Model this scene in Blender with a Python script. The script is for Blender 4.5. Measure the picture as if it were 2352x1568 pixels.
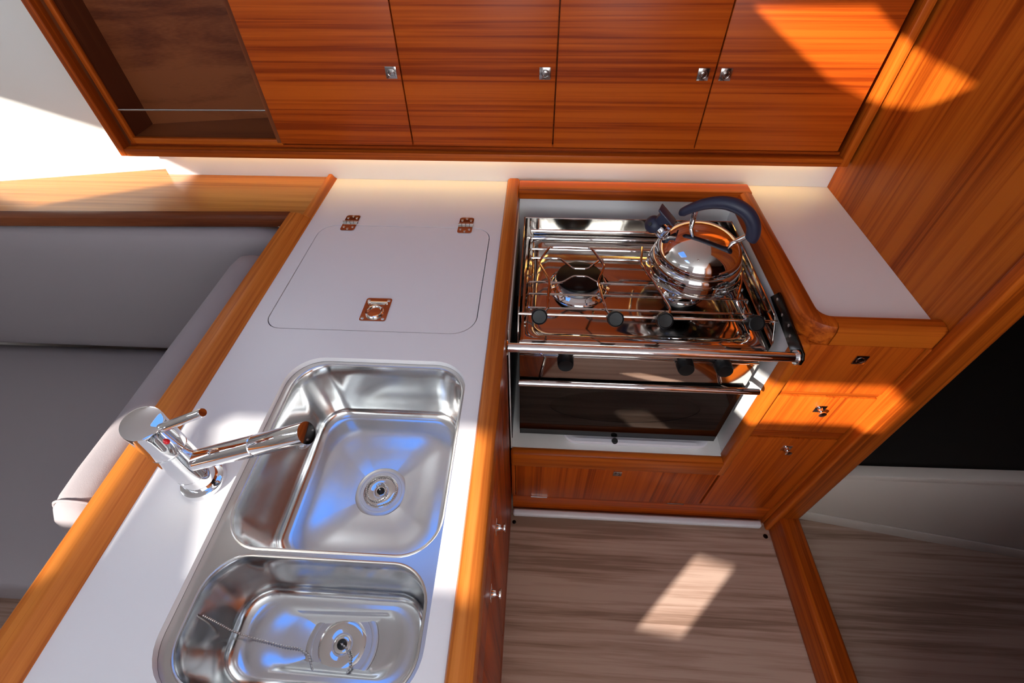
import bpy, bmesh, math
from mathutils import Vector, Matrix
for o in list(bpy.data.objects):
    bpy.data.objects.remove(o, do_unlink=True)
SC = bpy.context.scene
COL = SC.collection
PI = math.pi

# ------------------------------------------------------------------ camera
cam_data = bpy.data.cameras.new('camera')
cam_data.sensor_width = 36.0
cam_data.sensor_fit = 'HORIZONTAL'
cam_data.lens = 36.0 * 1070.4 / 2352.0
cam_data.clip_start = 0.02
cam = bpy.data.objects.new('camera', cam_data)
cam.location = (0, 0, 1.56)
cam.rotation_euler = (0.74526, 0.01234, 0.05717)
COL.objects.link(cam)
SC.camera = cam
SC.view_settings.view_transform = 'Standard'
SC.view_settings.look = 'None'
SC.view_settings.gamma = 1.0
SC.view_settings.use_curve_mapping = False
SC.view_settings.exposure = 0.0

# ------------------------------------------------------------------ sky and sun
world = bpy.data.worlds.new('sky')
SC.world = world
world.use_nodes = True
nt = world.node_tree
nt.nodes.clear()
w_out = nt.nodes.new('ShaderNodeOutputWorld')
w_bg = nt.nodes.new('ShaderNodeBackground')
w_tc = nt.nodes.new('ShaderNodeTexCoord')
w_sep = nt.nodes.new('ShaderNodeSeparateXYZ')
w_ramp = nt.nodes.new('ShaderNodeValToRGB')
e = w_ramp.color_ramp.elements
e[0].position = 0.0; e[0].color = (0.92, 0.97, 1.0, 1)
e[1].position = 0.75; e[1].color = (0.030, 0.075, 0.22, 1)
m = w_ramp.color_ramp.elements.new(0.28); m.color = (0.66, 0.74, 0.90, 1)
nt.links.new(w_tc.outputs['Generated'], w_sep.inputs[0])
nt.links.new(w_sep.outputs['Z'], w_ramp.inputs[0])
nt.links.new(w_ramp.outputs[0], w_bg.inputs['Color'])
w_bg.inputs['Strength'].default_value = 7.6
nt.links.new(w_bg.outputs[0], w_out.inputs[0])

SUN_DIR = Vector((1.0, 1.0, -0.64))
sun_data = bpy.data.lights.new('sun', 'SUN')
sun_data.energy = 12.5
sun_data.angle = math.radians(0.6)
sun_data.color = (1.0, 0.95, 0.87)
sun = bpy.data.objects.new('sun', sun_data)
sun.rotation_euler = SUN_DIR.to_track_quat('-Z', 'Y').to_euler()
sun.location = (-3, -3, 4)
COL.objects.link(sun)

def portal(name, loc, direction, sx, sy):
    d = bpy.data.lights.new(name, 'AREA')
    d.shape = 'RECTANGLE'; d.size = sx; d.size_y = sy
    d.cycles.is_portal = True
    o = bpy.data.objects.new(name, d)
    o.location = loc
    o.rotation_euler = Vector(direction).to_track_quat('-Z', 'Y').to_euler()
    COL.objects.link(o)
    return o
CEIL = 1.95
portal('daylight_portal', (-0.45, 0.66, CEIL + 0.02), (0, 0, -1), 0.42, 0.40)
portal('daylight_portal', (0.20, -1.02, 1.495), (0, 1, 0), 0.90, 0.85)
portal('daylight_portal', (-1.46, -1.02, 1.726), (0, 1, 0), 1.4, 0.18)
portal('daylight_portal', (-2.63, -0.15, 1.72), (1, 0, 0), 0.7, 0.5)

# ------------------------------------------------------------------ materials
def new_mat(name):
    m = bpy.data.materials.new(name)
    m.use_nodes = True
    b = m.node_tree.nodes['Principled BSDF']
    return m, m.node_tree, b

def plain(name, col, rough=0.5, metal=0.0, coat=0.0, spec=0.5, bump=None):
    m, t, b = new_mat(name)
    b.inputs['Base Color'].default_value = (*col, 1)
    b.inputs['Roughness'].default_value = rough
    b.inputs['Metallic'].default_value = metal
    b.inputs['Coat Weight'].default_value = coat
    b.inputs['Coat Roughness'].default_value = 0.05
    b.inputs['Specular IOR Level'].default_value = spec
    if bump:
        sc_, st, dist = bump
        tc = t.nodes.new('ShaderNodeTexCoord')
        n = t.nodes.new('ShaderNodeTexNoise'); n.inputs['Scale'].default_value = sc_
        n.inputs['Detail'].default_value = 3
        t.links.new(tc.outputs['Object'], n.inputs['Vector'])
        bp = t.nodes.new('ShaderNodeBump'); bp.inputs['Strength'].default_value = st
        bp.inputs['Distance'].default_value = dist
        t.links.new(n.outputs['Fac'], bp.inputs['Height'])
        t.links.new(bp.outputs[0], b.inputs['Normal'])
    return m

def wood(name, cols, axis, rough=0.3, across=80.0, along=1.2, coat=0.0, fine=420.0, seed=0.0):
    """varnished timber: long figured grain along `axis`, fine pores on top"""
    m, t, b = new_mat(name)
    tc = t.nodes.new('ShaderNodeTexCoord')
    def mapped(a, c):
        mp = t.nodes.new('ShaderNodeMapping')
        s = [c, c, c]; s['xyz'.index(axis)] = a
        mp.inputs['Scale'].default_value = s
        mp.inputs['Location'].default_value = (seed, seed * 1.7, seed * 0.6)
        t.links.new(tc.outputs['Object'], mp.inputs['Vector'])
        return mp
    n1 = t.nodes.new('ShaderNodeTexNoise')
    n1.inputs['Scale'].default_value = 1.0; n1.inputs['Detail'].default_value = 5
    n1.inputs['Roughness'].default_value = 0.55; n1.inputs['Distortion'].default_value = 0.6
    t.links.new(mapped(along, across).outputs[0], n1.inputs['Vector'])
    n2 = t.nodes.new('ShaderNodeTexNoise')
    n2.inputs['Scale'].default_value = 1.0; n2.inputs['Detail'].default_value = 2
    t.links.new(mapped(along * 0.6, across * 0.22).outputs[0], n2.inputs['Vector'])
    n3 = t.nodes.new('ShaderNodeTexNoise')
    n3.inputs['Scale'].default_value = 1.0; n3.inputs['Detail'].default_value = 2
    t.links.new(mapped(along * 6, fine).outputs[0], n3.inputs['Vector'])
    mx = t.nodes.new('ShaderNodeMath'); mx.operation = 'MULTIPLY_ADD'
    mx.inputs[1].default_value = 0.45
    t.links.new(n2.outputs['Fac'], mx.inputs[0])
    h = t.nodes.new('ShaderNodeMath'); h.operation = 'MULTIPLY'; h.inputs[1].default_value = 0.55
    t.links.new(n1.outputs['Fac'], h.inputs[0])
    t.links.new(h.outputs[0], mx.inputs[2])
    mx2 = t.nodes.new('ShaderNodeMath'); mx2.operation = 'MULTIPLY_ADD'; mx2.inputs[1].default_value = 0.12
    t.links.new(n3.outputs['Fac'], mx2.inputs[0]); t.links.new(mx.outputs[0], mx2.inputs[2])
    r = t.nodes.new('ShaderNodeValToRGB')
    el = r.color_ramp.elements
    el[0].position = 0.475; el[0].color = (*cols[0], 1)
    el[1].position = 0.64; el[1].color = (*cols[2], 1)
    mm = el.new(0.545); mm.color = (*cols[1], 1)
    t.links.new(mx2.outputs[0], r.inputs[0])
    t.links.new(r.outputs[0], b.inputs['Base Color'])
    b.inputs['Roughness'].default_value = rough
    b.inputs['Coat Weight'].default_value = coat
    b.inputs['Coat Roughness'].default_value = 0.18
    b.inputs['Specular IOR Level'].default_value = 0.22
    bp = t.nodes.new('ShaderNodeBump'); bp.inputs['Strength'].default_value = 0.12
    bp.inputs['Distance'].default_value = 0.001
    t.links.new(mx2.outputs[0], bp.inputs['Height'])
    t.links.new(bp.outputs[0], b.inputs['Normal'])
    return m

TEAK = ((0.25, 0.032, 0.003), (0.40, 0.062, 0.0045), (0.52, 0.094, 0.007))
TRIM = ((0.25, 0.040, 0.003), (0.40, 0.072, 0.005), (0.52, 0.112, 0.009))
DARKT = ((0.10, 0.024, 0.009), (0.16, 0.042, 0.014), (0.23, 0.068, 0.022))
OAK = ((0.28, 0.172, 0.124), (0.41, 0.264, 0.200), (0.52, 0.36, 0.285))
MAT = {}
for ax in 'xyz':
    MAT['teak_' + ax] = wood('varnished_teak_' + ax, TEAK, ax, across=115.0, along=1.0, rough=0.36, seed=2.0 * 'xyz'.index(ax))
    MAT['trim_' + ax] = wood('solid_teak_trim_' + ax, TRIM, ax, across=95, seed=5.0, rough=0.36)
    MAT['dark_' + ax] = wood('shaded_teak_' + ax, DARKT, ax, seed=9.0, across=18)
for ax in 'xy':
    MAT['rail_' + ax] = wood('pale_teak_rail_' + ax, ((0.34, 0.080, 0.010), (0.50, 0.140, 0.019), (0.62, 0.200, 0.033)), ax, across=95, seed=11.0, rough=0.34)
MAT['bulk'] = wood('bulkhead_teak', ((0.22, 0.036, 0.002), (0.33, 0.064, 0.004), (0.46, 0.110, 0.008)), 'z', across=75, seed=4.0, rough=0.40)
MAT['glow_teak'] = wood('glow_tinted_teak', ((0.34, 0.115, 0.018), (0.44, 0.165, 0.030), (0.52, 0.215, 0.050)), 'x', rough=0.3, across=90, seed=7.0)  # LED glow and sun sheen on the shelf put into a yellower teak colour
MAT['oak'] = wood('oak_sole', OAK, 'x', rough=0.5, across=62, along=1.8, coat=0.0, fine=300)
MAT['white'] = plain('white_laminate', (0.80, 0.79, 0.80), 0.34)
MAT['liner'] = plain('white_liner', (0.80, 0.79, 0.77), 0.4)
MAT['hull'] = plain('cream_hull_lining', (0.78, 0.77, 0.72), 0.55, bump=(60, 0.05, 0.002))
MAT['ceiling'] = plain('white_headliner', (0.78, 0.80, 0.83), 0.6)
MAT['steel'] = plain('polished_steel', (0.74, 0.71, 0.68), 0.07, 1.0)
MAT['bowl'] = plain('sink_steel', (0.70, 0.71, 0.72), 0.17, 1.0, bump=(9, 0.06, 0.01))
MAT['satin'] = plain('satin_steel', (0.68, 0.66, 0.63), 0.26, 1.0)
MAT['chrome'] = plain('chrome', (0.86, 0.86, 0.87), 0.025, 1.0)
MAT['bronze'] = plain('dark_polished_steel', (0.62, 0.58, 0.55), 0.09, 1.0)
MAT['black'] = plain('black_plastic', (0.006, 0.006, 0.006), 0.35, spec=0.25)
MAT['enamel'] = plain('black_enamel', (0.004, 0.004, 0.004), 0.3, spec=0.2)
MAT['castalu'] = plain('grey_burner_metal', (0.30, 0.30, 0.30), 0.35, 0.9)
MAT['oven'] = plain('black_glass', (0.001, 0.001, 0.001), 0.01, spec=0.55)
MAT['cavity'] = plain('oven_cavity', (0.42, 0.39, 0.36), 0.4)
MAT['navy'] = plain('navy_rubber', (0.016, 0.019, 0.045), 0.48)
MAT['rubber'] = plain('black_rubber', (0.01, 0.01, 0.01), 0.6)
MAT['fabric'] = plain('grey_fabric', (0.325, 0.285, 0.29), 0.95, spec=0.15, bump=(900, 0.35, 0.0006))
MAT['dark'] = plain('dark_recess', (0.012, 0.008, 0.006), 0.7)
MAT['panel'] = plain('grey_white_panel', (0.70, 0.61, 0.55), 0.32)
MAT['plastic'] = plain('white_plastic', (0.82, 0.82, 0.88), 0.3)
MAT['red'] = plain('red_dot', (0.7, 0.01, 0.02), 0.3)
MAT['hob'] = plain('hob_steel', (0.56, 0.53, 0.50), 0.08, 1.0)
MAT['latch'] = plain('dull_dark_steel', (0.42, 0.39, 0.37), 0.16, 1.0)
MAT['black_metal'] = plain('blackened_steel', (0.05, 0.05, 0.05), 0.25, 1.0)

def emissive(name, col, s):
    m, t, b = new_mat(name)
    b.inputs['Base Color'].default_value = (*col, 1)
    b.inputs['Emission Color'].default_value = (*col, 1)
    b.inputs['Emission Strength'].default_value = s
    return m
MAT['led'] = emissive('warm_led', (1.0, 0.69, 0.19), 9.5)
MAT['lamp'] = emissive('warm_lamp', (1.0, 0.82, 0.6), 30.0)

def pane_mat():
    m = bpy.data.materials.new('tinted_oven_glass'); m.use_nodes = True
    t = m.node_tree; t.nodes.clear()
    out = t.nodes.new('ShaderNodeOutputMaterial')
    tr = t.nodes.new('ShaderNodeBsdfTransparent'); tr.inputs[0].default_value = (0.72, 0.69, 0.66, 1)
    gl = t.nodes.new('ShaderNodeBsdfGlossy'); gl.inputs['Roughness'].default_value = 0.03
    fr = t.nodes.new('ShaderNodeFresnel'); fr.inputs[0].default_value = 1.6
    mx = t.nodes.new('ShaderNodeMixShader')
    t.links.new(fr.outputs[0], mx.inputs[0]); t.links.new(tr.outputs[0], mx.inputs[1]); t.links.new(gl.outputs[0], mx.inputs[2])
    t.links.new(mx.outputs[0], out.inputs[0])
    return m
MAT['pane'] = pane_mat()

# ------------------------------------------------------------------ mesh helpers
ORIGIN = {}
def link(name, bm, mat, parent=None, origin=None, label=None, cat=None, group=None, kind=None, angle=35):
    """one finished mesh object; vertices are given in world coordinates"""
    if parent is not None:
        org = ORIGIN[parent.name]
    else:
        if origin is None:
            xs = [v.co.x for v in bm.verts]; ys = [v.co.y for v in bm.verts]; zs = [v.co.z for v in bm.verts]
            origin = ((min(xs) + max(xs)) / 2, (min(ys) + max(ys)) / 2, min(zs))
        org = Vector(origin)
    for v in bm.verts:
        v.co -= org
    me = bpy.data.meshes.new(name)
    bmesh.ops.recalc_face_normals(bm, faces=bm.faces[:])
    bm.to_mesh(me); bm.free()
    me.polygons.foreach_set('use_smooth', [True] * len(me.polygons))
    me.set_sharp_from_angle(angle=math.radians(angle))
    me.materials.append(MAT[mat])
    o = bpy.data.objects.new(name, me)
    COL.objects.link(o)
    if parent is not None:
        o.parent = parent
    else:
        o.location = org
    ORIGIN[o.name] = org
    tag(o, label, cat, group, kind)
    return o

def tag(o, label=None, cat=None, group=None, kind=None):
    if label: o['label'] = label
    if cat: o['category'] = cat
    if group: o['group'] = group
    if kind: o['kind'] = kind

def thing(name, loc, label, cat, group=None):
    o = bpy.data.objects.new(name, None)
    o.location = loc; o.empty_display_size = 0.05
    COL.objects.link(o)
    ORIGIN[o.name] = Vector(loc)
    tag(o, label, cat, group)
    return o

def dup(src, offset, label=None):
    r = src.copy(); COL.objects.link(r)
    r.location = Vector(src.location) + Vector(offset)
    ORIGIN[r.name] = Vector(r.location)
    if label: r['label'] = label
    for ch in list(src.children):
        c = ch.copy(); COL.objects.link(c); c.parent = r
        for g in list(ch.children):
            d = g.copy(); COL.objects.link(d); d.parent = c
    return r

def B(): return bmesh.new()

def box(bm, x0, x1, y0, y1, z0, z1, bev=0.0, seg=2):
    vs = [bm.verts.new((x, y, z)) for x in (x0, x1) for y in (y0, y1) for z in (z0, z1)]
    idx = [(0, 1, 3, 2), (4, 6, 7, 5), (0, 4, 5, 1), (2, 3, 7, 6), (0, 2, 6, 4), (1, 5, 7, 3)]
    fs = [bm.faces.new([vs[i] for i in f]) for f in idx]
    if bev > 0:
        es = {e for f in fs for e in f.edges}
        bmesh.ops.bevel(bm, geom=list(es), offset=bev, segments=seg, profile=0.5, affect='EDGES')
    return bm

def hexa(bm, p, bev=0.0, seg=2):
    """box from 8 corners: bottom loop 4, top loop 4"""
    vs = [bm.verts.new(q) for q in p]
    idx = [(0, 3, 2, 1), (4, 5, 6, 7), (0, 1, 5, 4), (1, 2, 6, 5), (2, 3, 7, 6), (3, 0, 4, 7)]
    fs = [bm.faces.new([vs[i] for i in f]) for f in idx]
    if bev > 0:
        es = {e for f in fs for e in f.edges}
        bmesh.ops.bevel(bm, geom=list(es), offset=bev, segments=seg, profile=0.5, affect='EDGES')
    return bm

def loft(bm, loops, cap0=True, cap1=True, closed=True):
    rows = [[bm.verts.new(p) for p in lp] for lp in loops]
    n = len(rows[0])
    for a, b in zip(rows, rows[1:]):
        for i in range(n if closed else n - 1):
            j = (i + 1) % n
            bm.faces.new((a[i], a[j], b[j], b[i]))
    if cap0: bm.faces.new(rows[0][::-1])
    if cap1: bm.faces.new(rows[-1])
    return bm

def fillet(pts, r, n=4):
    pts = [Vector(p) for p in pts]
    out = [pts[0]]
    for a, b, c in zip(pts, pts[1:], pts[2:]):
        u = (a - b); v = (c - b)
        d = min(r, u.length * 0.45, v.length * 0.45)
        p = b + u.normalized() * d; q = b + v.normalized() * d
        for i in range(n + 1):
            t = i / n
            out.append((1 - t) ** 2 * p + 2 * t * (1 - t) * b + t * t * q)
    out.append(pts[-1])
    return out

def tube(bm, pts, r, seg=10, closed=False):
    pts = [Vector(p) for p in pts]
    n = len(pts)
    rad = r if isinstance(r, (list, tuple)) else [r] * n
    tang = []
    for i in range(n):
        if closed: d = pts[(i + 1) % n] - pts[i - 1]
        else: d = pts[min(i + 1, n - 1)] - pts[max(i - 1, 0)]
        tang.append(d.normalized())
    ref = Vector((0, 0, 1)) if abs(tang[0].z) < 0.9 else Vector((1, 0, 0))
    nrm = (ref - tang[0] * ref.dot(tang[0])).normalized()
    loops = []
    for i in range(n):
        nrm = (nrm - tang[i] * nrm.dot(tang[i])).normalized()
        bi = tang[i].cross(nrm)
        loops.append([pts[i] + (nrm * math.cos(2 * PI * k / seg) + bi * math.sin(2 * PI * k / seg)) * rad[i] for k in range(seg)])
    if closed:
        loops.append(loops[0])
        loft(bm, loops, False, False)
        bmesh.ops.remove_doubles(bm, verts=bm.verts[:], dist=1e-6)
    else:
        loft(bm, loops)
    return bm

def lathe(bm, prof, centre, axis=(0, 0, 1), seg=48):
    """prof: list of (radius, height along axis)"""
    q = Vector((0, 0, 1)).rotation_difference(Vector(axis).normalized())
    c = Vector(centre)
    loops = []
    for r, h in prof:
        r = max(r, 1e-5)
        loops.append([c + q @ Vector((r * math.cos(2 * PI * k / seg), r * math.sin(2 * PI * k / seg), h)) for k in range(seg)])
    loft(bm, loops)
    return bm

def ball(bm, c, r, u=12, v=8, sc=(1, 1, 1)):
    mat = Matrix.Translation(c) @ Matrix.Diagonal((sc[0] * r, sc[1] * r, sc[2] * r, 1))
    bmesh.ops.create_uvsphere(bm, u_segments=u, v_segments=v, radius=1.0, matrix=mat)
    return bm

def rrect(x0, x1, y0, y1, r, n=8):
    if not isinstance(r, (list, tuple)): r = [r] * 4      # corners: x1y1, x0y1, x0y0, x1y0
    pts = []
    for (cx, cy, a0), q in zip(((x1, y1, 0), (x0, y1, 90), (x0, y0, 180), (x1, y0, 270)), r):
        sx = -1 if cx == x1 else 1; sy = -1 if cy == y1 else 1
        for i in range(n + 1):
            a = math.radians(a0 + 90 * i / n)
            pts.append((cx + sx * q + q * math.cos(a), cy + sy * q + q * math.sin(a)))
    return pts

def plate(bm, outer, holes, w0, w1, f=lambda u, v, w: (u, v, w)):
    """flat sheet with through holes; f maps (u, v, w) to world"""
    b2 = bmesh.new()
    edges = []; loops = []
    for lp in [outer] + list(holes):
        vs = [b2.verts.new((p[0], p[1], 0)) for p in lp]
        loops.append(vs)
        for i in range(len(vs)):
            edges.append(b2.edges.new((vs[i], vs[(i + 1) % len(vs)])))
    bmesh.ops.triangle_fill(b2, use_beauty=True, use_dissolve=False, edges=edges)
    b2.verts.index_update()
    top = [bm.verts.new(f(v.co.x, v.co.y, w1)) for v in b2.verts]
    bot = [bm.verts.new(f(v.co.x, v.co.y, w0)) for v in b2.verts]
    for fc in b2.faces:
        ii = [v.index for v in fc.verts]
        bm.faces.new([top[i] for i in ii])
        bm.faces.new([bot[i] for i in ii[::-1]])
    for lp in loops:
        for i in range(len(lp)):
            a, b = lp[i].index, lp[(i + 1) % len(lp)].index
            bm.faces.new((top[a], top[b], bot[b], bot[a]))
    b2.free()
    return bm

def prism(bm, poly, lo, hi, axis='z', bev=0.0):
    f = {'z': lambda p, w: (p[0], p[1], w), 'y': lambda p, w: (p[0], w, p[1]), 'x': lambda p, w: (w, p[0], p[1])}[axis]
    a = [bm.verts.new(f(p, lo)) for p in poly]; b = [bm.verts.new(f(p, hi)) for p in poly]
    fs = [bm.faces.new(a[::-1]), bm.faces.new(b)]
    for i in range(len(a)):
        j = (i + 1) % len(a)
        fs.append(bm.faces.new((a[i], a[j], b[j], b[i])))
    if bev:
        es = {e for q in fs for e in q.edges}
        bmesh.ops.bevel(bm, geom=list(es), offset=bev, segments=2, profile=0.5, affect='EDGES')
    return bm

def structure(name, bm, mat, label=None):
    return link(name, bm, mat, label=label, kind='structure')

# ------------------------------------------------------------------ the cabin shell
structure('floor', box(B(), -2.62, 2.3, -1.03, 1.7, -0.04, 0.0), 'oak')
HATCH = [(-0.57, 0.195), (-0.32, 0.195), (-0.32, -0.15), (-0.40, -0.17), (-0.457, -0.17), (-0.528, -0.085), (-0.57, -0.03)]  # roof opening outline, shaped so its sun patch lands on door and bulkhead
structure('ceiling', plate(B(), [(-2.62, -1.03), (2.3, -1.03), (2.3, 1.7), (-2.62, 1.7)],
          [HATCH, rrect(-0.66, -0.24, 0.46, 0.86, 0.05, 4)], CEIL, CEIL + 0.006), 'ceiling')
fy = lambda u, v, w: (u, w, v)
structure('wall_aft', plate(B(), [(-2.62, 0), (2.3, 0), (2.3, CEIL), (-2.62, CEIL)],
          [[(-2.12, 1.65), (-1.76, 1.65), (-1.985, 1.805), (-2.12, 1.805)], [(-1.615, 1.65), (-0.82, 1.65), (-0.82, 1.805), (-1.94, 1.805)],  # unseen windows shaped to place the sun band, slanted gap included
           [(-1.005, 0.85), (-0.86, 0.84), (-0.86, 0.965), (-1.005, 0.985)],  # unseen slot shaped to drop a sun patch on the floor
           [(-0.25, 1.07), (0.65, 1.07), (0.65, 1.92), (-0.25, 1.92)]], -1.006, -1.0, fy), 'ceiling')
fx = lambda u, v, w: (w, u, v)
structure('wall_left', plate(B(), [(-1.03, 0), (1.0, 0), (1.0, CEIL), (-1.03, CEIL)],
          [[(0.20, 1.50), (0.02, 1.89), (-0.22, 1.93), (-0.42, 1.93), (-0.22, 1.71)]], -2.606, -2.6, fx), 'hull')  # unseen window outline shaped to fit the sun patch on the hull
def hull_y(x): return 1.281 + (x + 0.95) * 0.1976
structure('wall_hull', plate(B(), [(-2.62, 0), (-0.95, 0), (-0.95, 0.985), (-1.135, 0.985), (-1.135, CEIL), (-2.62, CEIL)], [],
          0.0, 0.035, lambda u, v, w: (u, hull_y(u) + w, v)), 'hull')
structure('wall_behind', box(B(), -0.96, 0.86, 1.42, 1.45, 0, CEIL), 'hull')
structure('wall_right', prism(B(), [(0.655, 0), (1.45, 0), (1.45, CEIL), (0.655, CEIL)], 0.785, 0.842, 'x'), 'bulk')
structure('wall_right_aft', box(B(), 0.785, 0.842, -1.0, -0.02, 0, CEIL), 'bulk')
structure('wall_back', box(B(), -1.08, 0.784, 1.22, 1.232, 0.9, 0.999), 'white', )
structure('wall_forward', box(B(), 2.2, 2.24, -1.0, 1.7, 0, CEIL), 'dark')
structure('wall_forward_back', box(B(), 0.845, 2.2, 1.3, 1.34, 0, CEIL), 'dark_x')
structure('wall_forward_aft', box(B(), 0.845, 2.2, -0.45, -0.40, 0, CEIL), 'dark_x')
structure('trim_5', plate(B(), [(-1.35, -1.05), (-1.35, -1.9), (-2.05, -2.1), (-2.05, -2.9), (1.3, -2.9), (1.3, -1.05)], [], 2.10, 2.11), 'hull')  # unseen awning, added only to keep sun out of the companionway
# bulkhead end post, sill and the white floor strip
structure('trim_1', box(B(), 0.778, 0.847, 0.628, 0.657, 0.0, CEIL, 0.007, 3), 'trim_z')
structure('trim_2', box(B(), 0.789, 0.846, -0.02, 0.640, 0.0, 0.105, 0.006, 3), 'trim_y')
structure('trim_3', box(B(), -0.052, 0.765, 0.632, 0.654, 0.0, 0.022, 0.007, 3), 'plastic')
structure('trim_4', hexa(B(), [(1.03, 0.16, 0), (1.9, 0.30, 0), (1.9, 0.10, 0), (1.03, -0.04, 0),
          (1.03, 0.16, 0.06), (1.9, 0.30, 0.06), (1.9, 0.10, 0.06), (1.03, -0.04, 0.06)], 0.006), 'trim_x')

def screw(x, y, z, nrm=(0, 0, 1), r=0.005, parent=None, name='screw', mat='black_metal', **kw):
    bm = B()
    lathe(bm, [(0.0001, -0.0002), (r, -0.0002), (r, 0.0006), (r * 0.75, 0.0011), (r * 0.35, 0.0011), (r * 0.3, 0.0004), (0.0001, 0.0004)], (x, y, z), nrm, 16)
    return link(name, bm, mat, parent, **kw)
screw(-0.047, 0.614, 0.0, r=0.0065, origin=(-0.047, 0.614, 0), label='floor screw near the peninsula end of the white strip', cat='screw')
screw(0.775, 0.610, 0.0, r=0.0075, origin=(0.775, 0.610, 0), label='floor screw near the sill end of the white strip', cat='screw')

# forward cabin: berth front and the dark locker above it
fb = thing('berth_locker', (1.3, 0.66, 0), 'greyish white berth front under a dark recess seen through the doorway', 'berth')
def fp(x, off=0.0): return 0.679 - 0.143 * (x - 0.913) + off
def ft(x): return 0.307 + 0.287 * (x - 0.913)
link('front_panel', hexa(B(), [(0.85, fp(.85), 0), (2.19, fp(2.19), 0), (2.19, fp(2.19, .03), 0), (.85, fp(.85, .03), 0),
     (0.85, fp(.85), ft(.85)), (2.19, fp(2.19), ft(2.19)), (2.19, fp(2.19, .03), ft(2.19)), (.85, fp(.85, .03), ft(.85))], 0.004), 'panel', fb)
link('edge_strip', hexa(B(), [(0.85, fp(.85, -.004), ft(.85) - .022), (2.19, fp(2.19, -.004), ft(2.19) - .022), (2.19, fp(2.19, .03), ft(2.19) - .022), (.85, fp(.85, .03), ft(.85) - .022),
     (0.85, fp(.85, -.004), ft(.85) + .002), (2.19, fp(2.19, -.004), ft(2.19) + .002), (2.19, fp(2.19, .03), ft(2.19) + .002), (.85, fp(.85, .03), ft(.85) + .002)], 0.002), 'panel', fb)
link('skirting', hexa(B(), [(0.85, fp(.85, -.006), 0), (2.19, fp(2.19, -.006), 0), (2.19, fp(2.19, .0), 0), (.85, fp(.85, .0), 0),
     (0.85, fp(.85, -.006), .05), (2.19, fp(2.19, -.006), .05), (2.19, fp(2.19, .0), .05), (.85, fp(.85, .0), .05)], 0.002), 'panel', fb)
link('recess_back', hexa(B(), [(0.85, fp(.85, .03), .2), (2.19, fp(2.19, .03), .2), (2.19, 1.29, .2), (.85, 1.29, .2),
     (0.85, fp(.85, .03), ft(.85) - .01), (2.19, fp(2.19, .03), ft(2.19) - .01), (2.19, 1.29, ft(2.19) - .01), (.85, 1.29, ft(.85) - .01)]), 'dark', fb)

# ------------------------------------------------------------------ peninsula: worktop, lid, sink, tap
CZ = 0.9
wt = thing('worktop', (-0.33, 0.6, 0.87), 'long white worktop with teak rails holding the double sink', 'countertop')
LID = rrect(-0.545, -0.1165, 0.622, 0.988, [0.045, 0.045, 0.035, 0.05], 8)
LID_IN = rrect(-0.5430, -0.1185, 0.624, 0.986, [0.043, 0.043, 0.033, 0.048], 8)
SINK_HOLE = rrect(-0.4495, -0.1195, 0.040, 0.551, 0.062, 10)
link('top_panel', plate(B(), [(-0.585, -0.045), (-0.088, -0.045), (-0.088, 1.2195), (-0.585, 1.2195)], [LID, SINK_HOLE], 0.889, CZ), 'white', wt)
lid = link('lid', plate(B(), LID_IN, [], 0.884, CZ - 0.0004), 'white', wt)
link('lid_gap_shade', box(B(), -0.56, -0.10, 0.61, 1.0, 0.872, 0.878), 'dark', wt)  # near-black sheet stands in for the shadow in the lid gap
# ring pull on the lid
rp = B()
prism(rp, rrect(-0.356, -0.3015, 0.650, 0.718, 0.005, 4), CZ - 0.0006, CZ + 0.0012)
link('pull_plate', rp, 'bronze', lid, label='square steel plate of the lid ring pull')
rp = B()
tube(rp, [(-0.329 + 0.0155 * math.cos(a), 0.675 + 0.0165 * math.sin(a), CZ + 0.0025) for a in [2 * PI * i / 32 for i in range(32)]], 0.0032, 10, True)
tube(rp, [(-0.350, 0.703, CZ + 0.003), (-0.308, 0.703, CZ + 0.003)], 0.0022)
tube(rp, [(-0.3445, 0.675, CZ + 0.002), (-0.345, 0.703, CZ + 0.002)], 0.0014)
tube(rp, [(-0.3135, 0.675, CZ + 0.002), (-0.312, 0.703, CZ + 0.002)], 0.0014)
lathe(rp, [(0.0001, 0), (0.013, 0.0002), (0.0145, 0.0018), (0.0001, 0.0019)], (-0.329, 0.675, CZ + 0.0008), seg=32)
link('ring_pull', rp, 'steel', lid)
for sx, sy in ((-0.350, 0.711), (-0.308, 0.711), (-0.350, 0.657), (-0.308, 0.657)):
    screw(sx, sy, CZ + 0.0013, r=0.0036, parent=lid, name='plate_screw', mat='satin')
def hinge(cx):
    bm = B()
    prism(bm, rrect(cx - 0.018, cx + 0.018, 1.001, 1.030, [0.007, 0.007, 0.001, 0.001], 4), CZ - 0.0005, CZ + 0.0018)
    prism(bm, rrect(cx - 0.018, cx + 0.018, 0.962, 0.992, [0.001, 0.001, 0.007, 0.007], 4), CZ - 0.0005, CZ + 0.0018)
    for k in range(4):
        x0 = cx - 0.019 + 0.0095 * k
        yy = 0.999 if k % 2 == 0 else 0.994
        tube(bm, [(x0 + 0.0006, 0.9965, CZ + 0.003), (x0 + 0.0089, 0.9965, CZ + 0.003)], 0.0034)
        box(bm, x0 + 0.0006, x0 + 0.0089, min(yy, 0.9965) - 0.004, max(yy, 0.9965) + 0.004, CZ - 0.0005, CZ + 0.0022)
    h = link('hinge', bm, 'bronze', wt, label='small brownish steel hinge of the lid')
    for dx, yy in ((-0.011, 1.016), (0, 1.024), (0.011, 1.016), (-0.011, 0.977), (0, 0.969), (0.011, 0.977)):
        screw(cx + dx, yy, CZ + 0.0019, r=0.0031, parent=h, name='hinge_screw', mat='satin')
hinge(-0.475); hinge(-0.181)
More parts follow.
